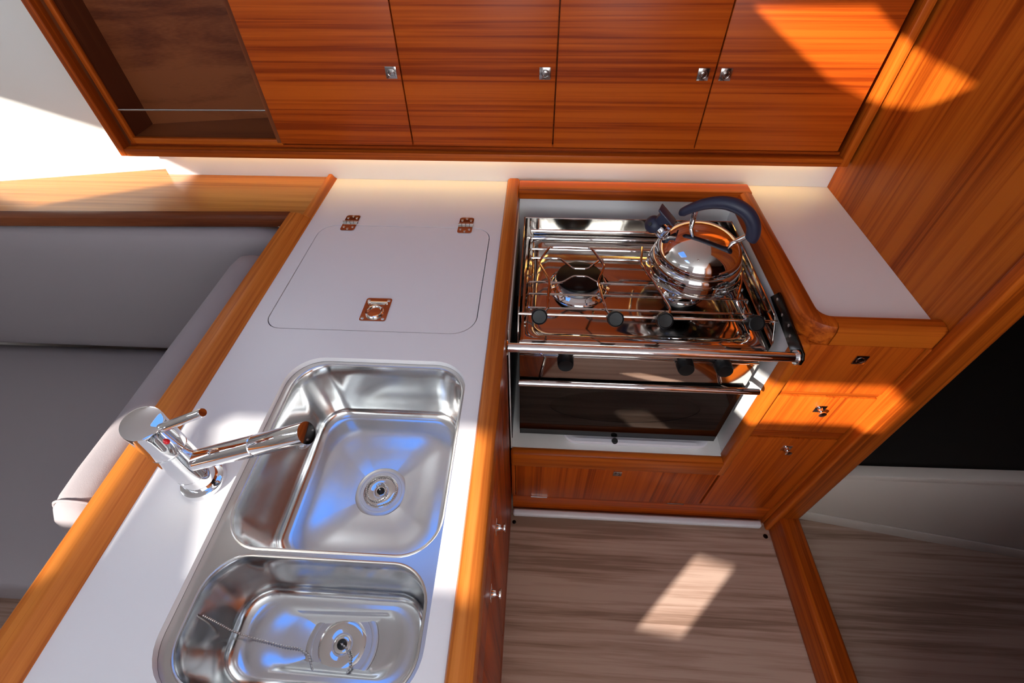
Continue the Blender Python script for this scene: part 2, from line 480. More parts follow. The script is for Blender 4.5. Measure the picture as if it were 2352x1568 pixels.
# teak rails
def rail_section(bm, sec, y0, y1):
    loft(bm, [[(x, y0, z) for x, z in sec], [(x, y1, z) for x, z in sec]])
bm = B()
rail_section(bm, [(-0.636, 0.868), (-0.5805, 0.868), (-0.5805, 0.9008), (-0.586, 0.903), (-0.604, 0.9165), (-0.612, 0.9185), (-0.632, 0.9185), (-0.636, 0.914)], -0.045, 1.010)
link('fiddle_rail', bm, 'rail_y', wt)
bm = B()
rail_section(bm, [(-0.602, 0.868), (-0.5805, 0.868), (-0.5805, 0.9008), (-0.586, 0.905), (-0.592, 0.914), (-0.600, 0.914), (-0.602, 0.912)], 1.010, 1.2190)
link('fiddle_rail', bm, 'rail_y', wt)
bm = B()
rail_section(bm, [(-0.0905, 0.868), (-0.0905, 0.9008), (-0.088, 0.907), (-0.082, 0.9105), (-0.062, 0.9105), (-0.057, 0.907), (-0.056, 0.9), (-0.056, 0.868)], -0.045, 1.2190)
link('fiddle_rail', bm, 'rail_y', wt)

pc = thing('peninsula_cabinet', (-0.34, 0.6, 0), 'teak base cabinet under the sink worktop with two chrome knobs', 'cabinet')
link('carcass', plate(B(), [(-0.632, -0.04), (-0.062, -0.04), (-0.062, 1.2185), (-0.632, 1.2185)],
     [[(-0.60, 0.0), (-0.09, 0.0), (-0.09, 1.18), (-0.60, 1.18)]], 0.0, 0.868), 'teak_z', pc)
def pen_front(y0, y1, z0, z1, ky=None, kz=None, nm='door'):
    d = link(nm, box(B(), -0.0635, -0.0585, y0, y1, z0, z1, 0.0015), 'teak_z', pc)
    if ky is not None:
        k = B()
        box(k, -0.0588, -0.0572, ky - 0.012, ky + 0.012, kz - 0.012, kz + 0.012, 0.0006)
        lathe(k, [(0.0001, 0), (0.0075, 0), (0.006, 0.003), (0.005, 0.008), (0.006, 0.012), (0.0085, 0.0135), (0.0085, 0.016), (0.006, 0.0168), (0.0001, 0.017)], (-0.0575, ky, kz), (1, 0, 0), 24)
        link('knob', k, 'chrome', d)
pen_front(0.268, 0.66, 0.10, 0.722, 0.326, 0.703)
pen_front(-0.03, 0.264, 0.10, 0.722, 0.216, 0.703)
pen_front(-0.03, 0.264, 0.726, 0.862, nm='drawer_front')
pen_front(0.268, 0.66, 0.726, 0.862, nm='drawer_front')
link('plinth', box(B(), -0.0635, -0.0585, -0.03, 0.66, 0.0, 0.096, 0.001), 'teak_y', pc)

sink = thing('double_sink', (-0.28, 0.3, 0.72), 'polished steel double sink let into the white worktop', 'sink')
FZ = 0.8885
BIG = (-0.4365, -0.1245, 0.2085, 0.5435)
SML = (-0.4315, -0.1285, 0.0485, 0.1990)
fl = plate(B(), rrect(-0.462, -0.1075, 0.028, 0.563, 0.07, 10), [rrect(*BIG, 0.058, 10), rrect(*SML, 0.052, 10)], FZ - 0.0015, FZ)
for b_, r_ in ((BIG, 0.058), (SML, 0.052)):
    tube(fl, [(x, y, FZ - 0.0003) for x, y in rrect(*b_, r_, 10)], 0.0022, 8, True)
link('flange', fl, 'satin', sink)
def bowl(rect, r, depth, taper, dc, dr, name):
    x0, x1, y0, y1 = rect
    zt = FZ - 0.001
    loops = []
    def L(ins, rr, z): return [(x, y, z) for x, y in rrect(x0 + ins, x1 - ins, y0 + ins, y1 - ins, rr, 10)]
    loops.append(L(-0.0005, r, zt)); loops.append(L(0.0015, r, zt - 0.004))
    N = 8
    fr = 0.020
    for i in range(1, 6):
        t = i / 5
        loops.append(L(0.0015 + taper * t, r - 0.004 * t, zt - 0.004 - (depth - fr - 0.004) * t))
    for i in range(1, N + 1):
        a = PI / 2 * i / N
        loops.append(L(0.0015 + taper + fr * (1 - math.cos(a)), max(r - 0.004 - fr * 0.35 * (1 - math.cos(a)), 0.01), zt - depth + fr * (1 - math.sin(a))))
    base = loops[-1]; zb = base[0][2]
    for t, dz in ((0.12, 0.0006), (0.25, 0.0016), (0.38, 0.0034), (0.5, 0.0052), (0.62, 0.0064), (0.75, 0.0074), (0.88, 0.0086), (1.0, 0.0100)):
        lp = []
        for x, y, z in base:
            a = math.atan2(y - dc[1], x - dc[0])
            cx, cy = dc[0] + dr * math.cos(a), dc[1] + dr * math.sin(a)
            lp.append((x + (cx - x) * t, y + (cy - y) * t, zb - dz))
        loops.append(lp)
    bm = B(); loft(bm, loops, False, False)
    link(name, bm, 'bowl', sink, angle=60)
    return zb - 0.010
DB = (-0.274, 0.366); DS = (-0.264, 0.121)
zb1 = bowl(BIG, 0.058, 0.137, 0.012, DB, 0.047, 'bowl')
zb2 = bowl(SML, 0.052, 0.112, 0.010, DS, 0.052, 'bowl')
def strainer(c, z, r):
    bm = B()
    lathe(bm, [(r + 0.001, 0.0005), (r - 0.002, 0.0012), (r - 0.008, 0.0008), (r - 0.011, -0.002), (r * 0.70, -0.006), (r * 0.66, -0.012), (0.0001, -0.013)], (c[0], c[1], z), seg=48)
    link('drain', bm, 'satin', sink)
strainer(DB, zb1, 0.046); strainer(DS, zb2, 0.051)

def plug(c, z, r, label, name='sink_plug'):
    t = thing(name, (c[0], c[1], z), label, 'sink plug', None)
    bm = B()
    lathe(bm, [(0.0001, -0.006), (r * 0.9, -0.006), (r, -0.003), (r, 0.001), (r * 0.93, 0.0025), (r * 0.78, 0.004), (r * 0.5, 0.0030), (r * 0.36, 0.0022), (r * 0.30, 0.0034), (r * 0.2, 0.0036), (0.0001, 0.0035)], (c[0], c[1], z), seg=48)
    link('disc', bm, 'steel', t)
    bm = B()
    tube(bm, [(c[0] + r * math.cos(2 * PI * i / 48), c[1] + r * math.sin(2 * PI * i / 48), z - 0.001) for i in range(48)], 0.0016, 8, True)
    link('seal', bm, 'rubber', t)
    bm = B()
    lathe(bm, [(0.0001, 0), (0.007, 0), (0.007, 0.003), (0.003, 0.0045), (0.0001, 0.005)], (c[0], c[1], z + 0.0022), seg=20)
    link('eyelet', bm, 'black_metal', t)
    return t
def bead_chain(path, r, parent, step=None):
    path = [Vector(p) for p in path]
    step = step or r * 2.35
    pts = []; acc = 0.0
    for a, b in zip(path, path[1:]):
        L_ = (b - a).length
        s = acc
        while s < L_:
            pts.append(a + (b - a) * (s / L_)); s += step
        acc = s - L_
    bm = B()
    for p in pts: ball(bm, p, r, 8, 6)
    tube(bm, path, r * 0.35, 6)
    return link('ball_chain', bm, 'satin', parent)
pb = plug(DB, zb1 - 0.002, 0.034, 'round steel plug with its bead chain coiled on top, in the larger sink bowl')
zz = zb1 + 0.0035
coil = []
for i in range(64):
    a = 0.6 + i * 0.135
    rr = 0.0285 + 0.0007 * math.sin(i * 0.9)
    coil.append((DB[0] + rr * math.cos(a), DB[1] + rr * math.sin(a), zz + 0.0005 * math.sin(i * 1.3) + (0.0022 if i > 46 else 0)))
for i in range(30):
    a = 0.6 + 64 * 0.135 + i * 0.2
    rr = 0.0285 - 0.0007 * i
    coil.append((DB[0] - 0.004 + rr * 0.8 * math.cos(a), DB[1] + 0.003 + rr * math.sin(a), zz + 0.0015))
coil.append((DB[0], DB[1], zz + 0.002))
bead_chain(coil, 0.0017, pb)
ps = plug(DS, zb2 - 0.002, 0.037, 'round steel plug with its bead chain stretched to the wall of the smaller sink bowl')
za = zb2 + 0.0115
chain = [(-0.4235, 0.1275, 0.868), (-0.4195, 0.126, 0.845), (-0.410, 0.122, 0.812), (-0.396, 0.120, 0.787), (-0.370, 0.1165, za), (-0.345, 0.113, za - 0.002), (-0.322, 0.112, za - 0.004),
         (-0.306, 0.104, za - 0.006), (-0.296, 0.089, za - 0.007), (-0.280, 0.078, za - 0.007), (-0.262, 0.076, za - 0.007), (-0.247, 0.081, za - 0.006),
         (-0.243, 0.094, za - 0.005), (-0.247, 0.107, za - 0.004), (-0.256, 0.117, za - 0.003), (-0.264, 0.121, za - 0.002)]
bead_chain(chain, 0.0017, ps)

FA = Vector((-0.494, 0.297, CZ))
tap = thing('mixer_tap', FA, 'chrome single lever mixer tap standing left of the larger sink bowl', 'tap')
bm = B(); lathe(bm, [(0.0001, 0), (0.0315, 0), (0.0318, 0.003), (0.030, 0.008), (0.026, 0.010), (0.0001, 0.010)], FA)
link('base_ring', bm, 'chrome', tap)
bm = B(); lathe(bm, [(0.0001, 0.009), (0.0232, 0.009), (0.0234, 0.036), (0.0228, 0.0365), (0.0228, 0.0378), (0.0234, 0.0383), (0.0234, 0.100), (0.0228, 0.1005), (0.0228, 0.102), (0.0001, 0.102)], FA)
link('body', bm, 'chrome', tap)
# head with a slightly slanted flat top
bm = B()
loops = []
nrm_t = Vector((0.16, -0.10, 1)).normalized()
for r_, h_, tl in ((0.0230, 0.102, 0), (0.0240, 0.104, 0), (0.0241, 0.125, 0.3), (0.0243, 0.150, 0.9), (0.0246, 0.1590, 1), (0.0242, 0.1610, 1), (0.0225, 0.1618, 1), (0.0001, 0.1620, 1)):
    loops.append([(FA.x + r_ * math.cos(a), FA.y + r_ * math.sin(a), FA.z + h_ - tl * (nrm_t.x * r_ * math.cos(a) + nrm_t.y * r_ * math.sin(a))) for a in [2 * PI * k / 48 for k in range(48)]])
loft(bm, loops)
head = link('head', bm, 'chrome', tap)
bm = B(); ball(bm, (FA.x + 0.0235, FA.y - 0.0095, FA.z + 0.134), 0.0036, 12, 8)
link('temperature_dot', bm, 'red', head, label='red hot-water dot')
bm = B()
la = Vector((FA.x + 0.020, FA.y - 0.001, FA.z + 0.152)); lb = Vector((-0.396, 0.296, 1.094))
tube(bm, [la, la.lerp(lb, 0.5), la.lerp(lb, 0.97), lb], [0.0062, 0.0058, 0.0058, 0.0050], 16)
link('lever', bm, 'chrome', tap)
bm = B()
sa = Vector((FA.x + 0.005, FA.y + 0.002, 0.958)); sb = Vector((-0.2835, 0.2990, 1.052))
mid = sa.lerp(sb, 0.60)
tube(bm, [sa, mid, mid + (sb - sa) * 0.004, mid + (sb - sa) * 0.008, mid + (sb - sa) * 0.014, sa.lerp(sb, 0.992), sb], [0.0148, 0.0148, 0.0140, 0.0140, 0.0148, 0.0148, 0.0147], 28)
spout = link('spout', bm, 'chrome', tap)
bm = B(); lathe(bm, [(0.0001, 0), (0.0112, 0), (0.0118, 0.002), (0.0118, 0.012), (0.0001, 0.012)], (sb.x - 0.012, sb.y, sb.z - 0.0225))
link('aerator', bm, 'chrome', spout)
bm = B(); lathe(bm, [(0.0001, 0), (0.0135, 0), (0.0135, 0.004), (0.0001, 0.004)], (FA.x + 0.006, FA.y - 0.028, FA.z + 0.030), (0.6, -1, 0.2), 20)
bm.free()

# ------------------------------------------------------------------ galley cabinet round the cooker
YF = 0.66
gc = thing('galley_cabinet', (0.36, 0.94, 0), 'teak galley cabinet with drawers and the white lined cooker niche', 'cabinet')
bm = B()
box(bm, 0.532, 0.782, 0.670, 1.2185, 0.0, 0.868)
box(bm, -0.054, 0.532, 0.670, 1.2185, 0.0, 0.385)
link('carcass', bm, 'teak_z', gc)
# face frame
bm = B()
box(bm, 0.5415, 0.777, 0.6635, 0.671, 0.0, 0.106)
box(bm, -0.053, 0.5415, 0.6635, 0.671, 0.0, 0.106)
link('plinth', bm, 'teak_x', gc)
link('stile', box(B(), 0.7735, 0.784, 0.652, 0.671, 0.0, 0.868, 0.003), 'trim_z', gc)
link('stile', box(B(), -0.055, -0.0445, 0.660, 0.671, 0.106, 0.327, 0.001), 'teak_z', gc)
link('cross_rail', box(B(), 0.546, 0.7725, 0.662, 0.671, 0.519, 0.549, 0.001), 'teak_x', gc)
link('cross_rail', box(B(), 0.546, 0.7725, 0.662, 0.671, 0.6965, 0.7085, 0.001), 'trim_x', gc)
def knob(bm, x, z, r=0.0085):
    box(bm, x - 0.0125, x + 0.0125, YF - 0.0030, YF - 0.001, z - 0.0125, z + 0.0125, 0.0006)
    lathe(bm, [(0.0001, 0), (0.0062, 0), (0.0050, 0.003), (0.0045, 0.008), (0.006, 0.011), (r, 0.013), (r, 0.016), (r * 0.7, 0.0172), (0.0001, 0.0175)], (x, YF - 0.003, z), (0, -1, 0), 24)
def front(name, x0, x1, z0, z1, kx, kz, mat='teak_z', flush=False):
    d = link(name, box(B(), x0, x1, YF - 0.002, 0.671, z0, z1, 0.002), mat, gc)
    k = B()
    if flush:
        latch(k, kx, kz, YF - 0.002)
        link('latch', k, 'latch', d)
    else:
        knob(k, kx, kz)
        link('knob', k, 'chrome', d)
    return d
def latch(bm, x, z, y, s=0.0125):
    """square push-button plate facing -y"""
    box(bm, x - s, x + s, y - 0.0022, y + 0.001, z - s, z + s, 0.0005)
    tube(bm, [(x + 0.0078 * math.cos(a), y - 0.0024, z + 0.0078 * math.sin(a)) for a in [2 * PI * i / 28 for i in range(28)]], 0.0012, 8, True)
    lathe(bm, [(0.0001, 0), (0.0055, 0), (0.0055, 0.0012), (0.004, 0.0016), (0.0001, 0.0016)], (x, y - 0.002, z), (0, -1, 0), 24)
front('drawer', 0.5465, 0.772, 0.711, 0.865, 0.666, 0.826, flush=True)
front('drawer', 0.5465, 0.772, 0.5515, 0.694, 0.667, 0.650)
front('cupboard_door', 0.5465, 0.772, 0.1085, 0.516, 0.664, 0.472)
fd = front('flap_door', -0.0425, 0.5405, 0.1085, 0.324, 0.256, 0.290, flush=True)
for hx in (0.032, 0.467):
    bm = B(); tube(bm, [(hx - 0.026, YF - 0.003, 0.1075), (hx + 0.026, YF - 0.003, 0.1075)], 0.0028, 10)
    link('hinge', bm, 'steel', fd)
# niche liner
NX0, NX1, NY, NZ0, NZ1 = -0.054, 0.526, 1.165, 0.400, 0.886
bm = B()
box(bm, NX0, NX1, 0.668, NY, NZ0 - 0.014, NZ0)
box(bm, NX0, NX1 + 0.005, NY, NY + 0.012, NZ0 - 0.01, NZ1)
box(bm, NX1, NX1 + 0.0058, 0.668, NY, NZ0 - 0.01, 0.868)
box(bm, NX1, NX1 + 0.0058, 0.722, NY, 0.868, NZ1)
box(bm, NX0 - 0.0015, NX0 + 0.001, 0.668, NY, NZ0 - 0.01, 0.868)
link('niche_lining', bm, 'liner', gc, label='white lining of the cooker niche')
bm = B(); box(bm, NX0 + 0.0012, NX0 + 0.003, 0.672, NY - 0.05, 0.440, 0.815)
link('black_sheet', bm, 'black_metal', gc, label='black sheet on the left niche side')  # thin black sheet over most of the left niche side
bm = B(); box(bm, -0.0555, 0.546, 0.645, 0.671, 0.327, 0.401, 0.010, 4)
link('niche_frame', bm, 'trim_x', gc)
bm = B(); box(bm, 0.5225, 0.546, 0.6445, 0.6795, 0.3275, 0.875, 0.007, 4)
link('niche_frame', bm, 'trim_z', gc)

rc = thing('side_worktop', (0.66, 0.95, 0.868), 'small white worktop between the cooker and the teak bulkhead', 'countertop')
link('top_panel', box(B(), 0.556, 0.7842, 0.692, 1.2195, 0.880, CZ), 'white', rc)
bm = B()
def sweep_rail(bm, path, w_in, w_out, z0, z1, r=0.006):
    """rail of rounded section following an xy path; w_in / w_out offset left and right of it"""
    pts = [Vector(p) for p in path]
    sec = [(-w_in, z0), (-w_in, z1 - r), (-w_in + r * .3, z1 - r * .3), (-w_in + r, z1), (w_out - r * 1.6, z1), (w_out - r * .5, z1 - r * .45), (w_out, z1 - r * 1.6), (w_out, z0)]
    loops = []
    for i, p in enumerate(pts):
        d0 = (pts[i] - pts[i - 1]).normalized() if i else None
        d1 = (pts[i + 1] - pts[i]).normalized() if i < len(pts) - 1 else None
        if d0 is None: d0 = d1
        if d1 is None: d1 = d0
        n0 = Vector((d0.y, -d0.x)); n1 = Vector((d1.y, -d1.x))
        nb = (n0 + n1).normalized(); k = 1.0 / max(nb.dot(n0), 0.4)
        loops.append([(p.x + nb.x * o * k, p.y + nb.y * o * k, z) for o, z in sec])
    loft(bm, loops)
# path runs from the back along the niche, round the front corner and on to the bulkhead
path = [(0.543, 1.178), (0.543, 0.715)]
for i in range(1, 7):
    a = PI + PI / 2 * i / 6
    path.append((0.543 + 0.040 + 0.040 * math.cos(a), 0.715 + 0.040 * math.sin(a)))
path += [(0.784, 0.675)]
bm = B(); sweep_rail(bm, path[:-1], 0.0175, 0.0185, 0.868, 0.917, 0.008)
link('fiddle_rail', bm, 'trim_y', rc)
bm = B(); sweep_rail(bm, path[-2:], 0.0175, 0.0185, 0.868, 0.917, 0.008)
link('fiddle_rail', bm, 'trim_x', rc)
bm = B(); box(bm, -0.056, 0.560, 1.150, 1.198, 0.886, 0.9175, 0.004, 2)
link('fiddle_rail', bm, 'trim_x', rc)
bm = B(); box(bm, 0.560, 0.7842, 0.6785, 0.694, 0.87, 0.9125, 0.003, 2)
bm.free()

# ------------------------------------------------------------------ cooker
ck = thing('cooker', (0.235, 0.9, 0.42), 'stainless gimballed two burner cooker with a black glass oven door', 'cooker')
SX0, SX1, SY0, SY1 = -0.033, 0.503, 0.700, 1.100
TZ = 0.800
bm = B()
box(bm, SX0, SX0 + 0.004, SY0 + 0.01, SY1, 0.425, TZ - 0.004)
box(bm, SX1 - 0.004, SX1, SY0 + 0.01, SY1, 0.425, TZ - 0.004)
box(bm, SX0, SX1, SY1 - 0.004, SY1, 0.425, TZ - 0.004)
link('casing', bm, 'black_metal', ck)
# hob tray with rounded well
bm = B()
def rl(ins, r, z): return [(x, y, z) for x, y in rrect(SX0 + ins, SX1 - ins, SY0 + ins, SY1 - ins, r, 6)]
loft(bm, [rl(0.0, 0.006, TZ - 0.030), rl(-0.001, 0.006, TZ - 0.004), rl(0.001, 0.006, TZ), rl(0.004, 0.006, TZ + 0.001), rl(0.018, 0.02, TZ), rl(0.026, 0.03, TZ - 0.002), rl(0.031, 0.03, TZ - 0.008), rl(0.040, 0.028, TZ - 0.0105)], False, True)
link('hob_tray', bm, 'hob', ck)
# guards round the hob
bm = B()
box(bm, SX0 - 0.004, SX1 + 0.008, SY1 - 0.002, SY1 + 0.001, TZ - 0.01, TZ + 0.060)
tube(bm, [(SX0 - 0.004, SY1 - 0.001, TZ + 0.061), (SX1 + 0.008, SY1 - 0.001, TZ + 0.061)], 0.0022)
box(bm, SX0 + 0.02, SX1 - 0.02, SY1 - 0.016, SY1 - 0.004, TZ, TZ + 0.010, 0.003)
link('back_guard', bm, 'hob', ck)
def side_guard(x, x2):
    prof = [(SY1, TZ - 0.012), (SY1, TZ + 0.061), (0.742, TZ + 0.061), (0.731, TZ + 0.057), (0.703, TZ + 0.018), (0.703, TZ - 0.012)]
    bm = B(); prism(bm, prof, min(x, x2), max(x, x2), 'x')
    xm = (x + x2) / 2
    tube(bm, fillet([(xm, SY1, TZ + 0.061), (xm, 0.740, TZ + 0.061), (xm, 0.704, TZ + 0.015)], 0.01), 0.0022)
    link('side_guard', bm, 'hob', ck)
side_guard(SX0 - 0.004, SX0 - 0.0025); side_guard(SX1 + 0.006, SX1 + 0.0075)
# front panel
bm = B()
box(bm, SX0, SX1, SY0 + 0.001, SY0 + 0.008, 0.672, TZ - 0.006, 0.001)
box(bm, SX0, SX1, SY0 - 0.003, SY0 + 0.004, 0.752, 0.758, 0.0015)
tube(bm, [(SX0, SY0 + 0.002, TZ - 0.006), (SX1, SY0 + 0.002, TZ - 0.006)], 0.006)
link('front_panel', bm, 'hob', ck)
for cx in (0.072, 0.339, 0.423):
    bm = B()
    lathe(bm, [(0.0001, 0), (0.0185, 0), (0.0190, 0.004), (0.0180, 0.022), (0.0165, 0.026), (0.0001, 0.0265)], (cx, SY0 - 0.001, 0.764 - 0.014), (0, -1, 0.12), 32)
    link('control_knob', bm, 'black', ck)
bm = B(); tube(bm, [(0.014, SY0 + 0.001, 0.775), (0.014, 0.690, 0.775), (0.020, 0.686, 0.773)], 0.0022)
link('igniter_button', bm, 'chrome', ck)
# burners
def burner(cx, cy, s):
    z0 = TZ - 0.011
    bm = B()
    lathe(bm, [(0.0001, 0.0), (0.074 * s, 0.0), (0.073 * s, 0.004), (0.068 * s, 0.0065), (0.066 * s, 0.0055), (0.060 * s, 0.010), (0.058 * s, 0.0085), (0.052 * s, 0.012), (0.0001, 0.012)], (cx, cy, z0))
    r_ = link('burner', bm, 'chrome', ck)
    bm = B(); lathe(bm, [(0.0001, 0.010), (0.050 * s, 0.010), (0.054 * s, 0.022), (0.054 * s, 0.026), (0.0001, 0.026)], (cx, cy, z0))
    link('burner_crown', bm, 'castalu', r_)
    bm = B(); lathe(bm, [(0.0001, 0.026), (0.055 * s, 0.026), (0.0565 * s, 0.030), (0.054 * s, 0.034), (0.04 * s, 0.0355), (0.0001, 0.036)], (cx, cy, z0))
    link('burner_cap', bm, 'enamel', r_)
burner(0.107, 0.906, 1.04); burner(0.360, 0.905, 0.78)
# pan grid
GZ = 0.845
GL, GR = -0.020, 0.478
bm = B()
def rod(pts, r=0.0026, fr=0.008): tube(bm, fillet(pts, fr), r, 8)
def grid_rod(y, kind=None):
    p = [(GL - 0.003, y, TZ + 0.004), (GL, y, GZ)]
    if kind == 'dip':
        for c in (0.107, 0.362):
            p += [(c - 0.050, y, GZ), (c - 0.020, y - 0.038, GZ), (c + 0.018, y - 0.038, GZ), (c + 0.050, y, GZ)]
    if kind == 'bump':
        for c in (0.105, 0.362):
            p += [(c - 0.045, y, GZ), (c - 0.016, y + 0.026, GZ), (c + 0.014, y + 0.026, GZ), (c + 0.044, y, GZ)]
    p += [(GR, y, GZ), (GR + 0.003, y + 0.004, TZ + 0.004)]
    rod(p)
grid_rod(1.028); grid_rod(0.982); grid_rod(0.945, 'dip'); grid_rod(0.852, 'bump'); grid_rod(0.810); grid_rod(0.763)
for x in (GL - 0.003, GR + 0.003):
    rod([(x, 0.755, TZ + 0.006), (x, 1.04, TZ + 0.006)])
for x in (GL + 0.010, GR - 0.006):
    rod([(x, 0.765, GZ - 0.006), (x, 1.03, GZ - 0.006)])
rod([(GL + 0.002, 1.058, GZ + 0.004), (GR, 1.058, GZ + 0.004)], 0.004)
link('pan_grid', bm, 'bronze', ck)
# front rail with four pan clamps
bm = B(); tube(bm, [(SX0 - 0.003, 0.727, 0.860), (SX1 + 0.007, 0.727, 0.860)], 0.0030, 10)
link('clamp_rail', bm, 'bronze', ck)
CLZ = 0.862
for cx, path in ((0.009, [(0.014, 0.727), (0.026, 0.741), (0.030, 0.839), (0.004, 0.903), (0.030, 0.966), (0.082, 0.968)]),
                 (0.170, [(0.164, 0.727), (0.153, 0.742), (0.141, 0.836), (0.161, 0.898), (0.134, 0.966), (0.082, 0.968)]),
                 (0.273, [(0.280, 0.727), (0.292, 0.750), (0.270, 0.838), (0.248, 0.908), (0.260, 0.974)]),
                 (0.460, [(0.452, 0.727), (0.442, 0.737), (0.440, 0.785), (0.468, 0.849), (0.484, 0.910), (0.462, 0.974)])):
    bm = B(); tube(bm, fillet([(x, y, CLZ + (0.001 if y > .73 else -.002)) for x, y in path], 0.010), 0.0029, 8)
    c_ = link('pan_clamp', bm, 'bronze', ck)
    bm = B()
    lathe(bm, [(0.0001, -0.002), (0.0165, -0.002), (0.0175, 0.002), (0.0175, 0.014), (0.0165, 0.018), (0.0150, 0.0185), (0.0140, 0.0165), (0.0001, 0.0160)], (cx, 0.724, 0.858), (0, -0.80, 0.60), 32)
    link('clamp_knob', bm, 'black', c_)
# oven
DY = 0.6985
OZ0, OZ1 = 0.424, 0.668
ell = [(0.235 + 0.190 * math.cos(2 * PI * i / 64), 0.566 + 0.068 * math.sin(2 * PI * i / 64)) for i in range(64)]
od = link('oven_door', plate(B(), [(SX0 + 0.001, OZ0), (SX1 - 0.001, OZ0), (SX1 - 0.001, OZ1), (SX0 + 0.001, OZ1)], [ell], DY, DY + 0.010, fy), 'oven', ck)
link('oven_window', plate(B(), ell, [], DY + 0.0006, DY + 0.004, fy), 'pane', od, label='oval tinted window of the oven door')
bm = B()
tube(bm, [(SX0 + 0.001, 0.650, 0.716), (SX1 - 0.001, 0.650, 0.716)], 0.0072, 16)
for hx in (0.016, 0.447):
    tube(bm, [(hx, 0.650, 0.716), (hx, DY + 0.004, 0.664)], 0.0042, 12)
link('handle', bm, 'chrome', od)
bm = B()
box(bm, 0.02, 0.45, DY + 0.02, 1.05, 0.45, 0.452)
box(bm, 0.02, 0.45, DY + 0.02, 1.05, 0.646, 0.650)
box(bm, 0.018, 0.02, DY + 0.012, 1.05, 0.45, 0.65)
box(bm, 0.45, 0.452, DY + 0.012, 1.05, 0.45, 0.65)
box(bm, 0.02, 0.45, 1.05, 1.052, 0.45, 0.65)
link('oven_cavity', bm, 'cavity', ck)
bm = B()
for zz_, yy_ in ((0.600, 0.725), (0.562, 0.715)):
    tube(bm, [(0.045, yy_, zz_), (0.425, yy_, zz_)], 0.0024)
    for k in range(9):
        tube(bm, [(0.05 + 0.046 * k, yy_, zz_), (0.05 + 0.046 * k, 1.04, zz_)], 0.0014, 6)
link('oven_rack', bm, 'chrome', ck)
for x in (SX0 - 0.016, SX1 + 0.004):
    bm = B(); box(bm, x, x + 0.0155, 0.86, 0.92, 0.70, 0.74, 0.002)
    link('gimbal_bracket', bm, 'black_metal', ck)

gb = thing('grab_bar', (0.235, 0.625, 0.862), 'thick chrome grab bar across the front of the cooker', 'grab bar')
bm = B(); tube(bm, [(-0.053, 0.628, 0.860), (0.517, 0.628, 0.860)], 0.0098, 24)
link('bar', bm, 'chrome', gb)
bm = B(); lathe(bm, [(0.0001, 0), (0.016, 0), (0.0165, 0.001), (0.015, 0.0035), (0.0001, 0.0035)], (-0.0555, 0.628, 0.860), (1, 0, 0), 28)
link('end_flange', bm, 'chrome', gb)
bm = B(); lathe(bm, [(0.0001, 0), (0.0150, 0), (0.0155, 0.001), (0.0155, 0.004), (0.013, 0.006), (0.0001, 0.006)], (0.5115, 0.628, 0.860), (1, 0, 0), 28)
link('end_flange', bm, 'chrome', gb)
bm = B()
pl_ = [(0.803, 0.862), (0.783, 0.893), (0.772, 0.893), (0.640, 0.880), (0.622, 0.878), (0.613, 0.868), (0.613, 0.854), (0.622, 0.845), (0.650, 0.846)]
prism(bm, pl_, 0.5175, 0.5215, 'x', 0.0006)
pl = link('bracket_plate', bm, 'black_metal', gb)
for yy, zz2 in ((0.775, 0.880), (0.735, 0.872), (0.70, 0.876), (0.68, 0.866)):
    screw(0.5174, yy, zz2, (-1, 0, 0), 0.0035, pl, 'plate_screw', 'satin')

# drip tray standing on the niche floor
bm = B()
def tl(ins, z): return [(x, y, z) for x, y in rrect(0.092 + ins, 0.492 - ins, 0.682 + ins, 1.0 - ins, 0.03, 6)]
loft(bm, [tl(0.004, 0.4), tl(0.0, 0.412), tl(0.002, 0.418), tl(0.012, 0.4185), tl(0.018, 0.414), tl(0.026, 0.414), tl(0.031, 0.419), tl(0.05, 0.419)])
dt = link('drip_tray', bm, 'plastic', label='white moulded plastic tray under the oven in the niche', cat='tray')
bm = B()
lathe(bm, [(0.0001, 0), (0.0085, 0), (0.0085, 0.004), (0.0001, 0.004)], (0.232, 0.690, 0.4165), (0, -0.5, 1), 20)
link('stopper', bm, 'black', label='small black rubber stopper on the white tray edge', cat='stopper')

# ------------------------------------------------------------------ kettle
KC = Vector((0.371, 0.907, 0.8485))
kt = thing('kettle', KC, 'polished steel whistling kettle with a navy handle on the cooker grid', 'kettle')
bm = B()
lathe(bm, [(0.0001, 0.0), (0.102, 0.0), (0.1065, 0.0012), (0.1085, 0.004), (0.1088, 0.008), (0.1070, 0.020), (0.1045, 0.031), (0.1012, 0.041), (0.0985, 0.0455), (0.0970, 0.0465)], KC, seg=72)
link('base', bm, 'steel', kt)
bm = B()
prof = [(0.0968, 0.0450), (0.0975, 0.0475)]
for i in range(1, 21):
    a = PI / 2 * i / 20
    prof.append((0.0975 * math.cos(a), 0.0475 + 0.066 * math.sin(a)))
lathe(bm, prof, KC, seg=72)
link('dome', bm, 'steel', kt, angle=60)
AU = Vector((math.cos(math.radians(-22)), math.sin(math.radians(-22)), 0))
AV = Vector((-AU.y, AU.x, 0))
def kp(s, z, w=0.0): return KC + AU * s + AV * w + Vector((0, 0, z - KC.z))
hp = [kp(-0.062, 0.985), kp(-0.055, 0.994), kp(-0.040, 1.007), kp(-0.020, 1.0205), kp(0.002, 1.030), kp(0.025, 1.034), kp(0.047, 1.031), kp(0.065, 1.023), kp(0.080, 1.010), kp(0.0905, 0.993), kp(0.095, 0.976), kp(0.0945, 0.967), kp(0.092, 0.961)]
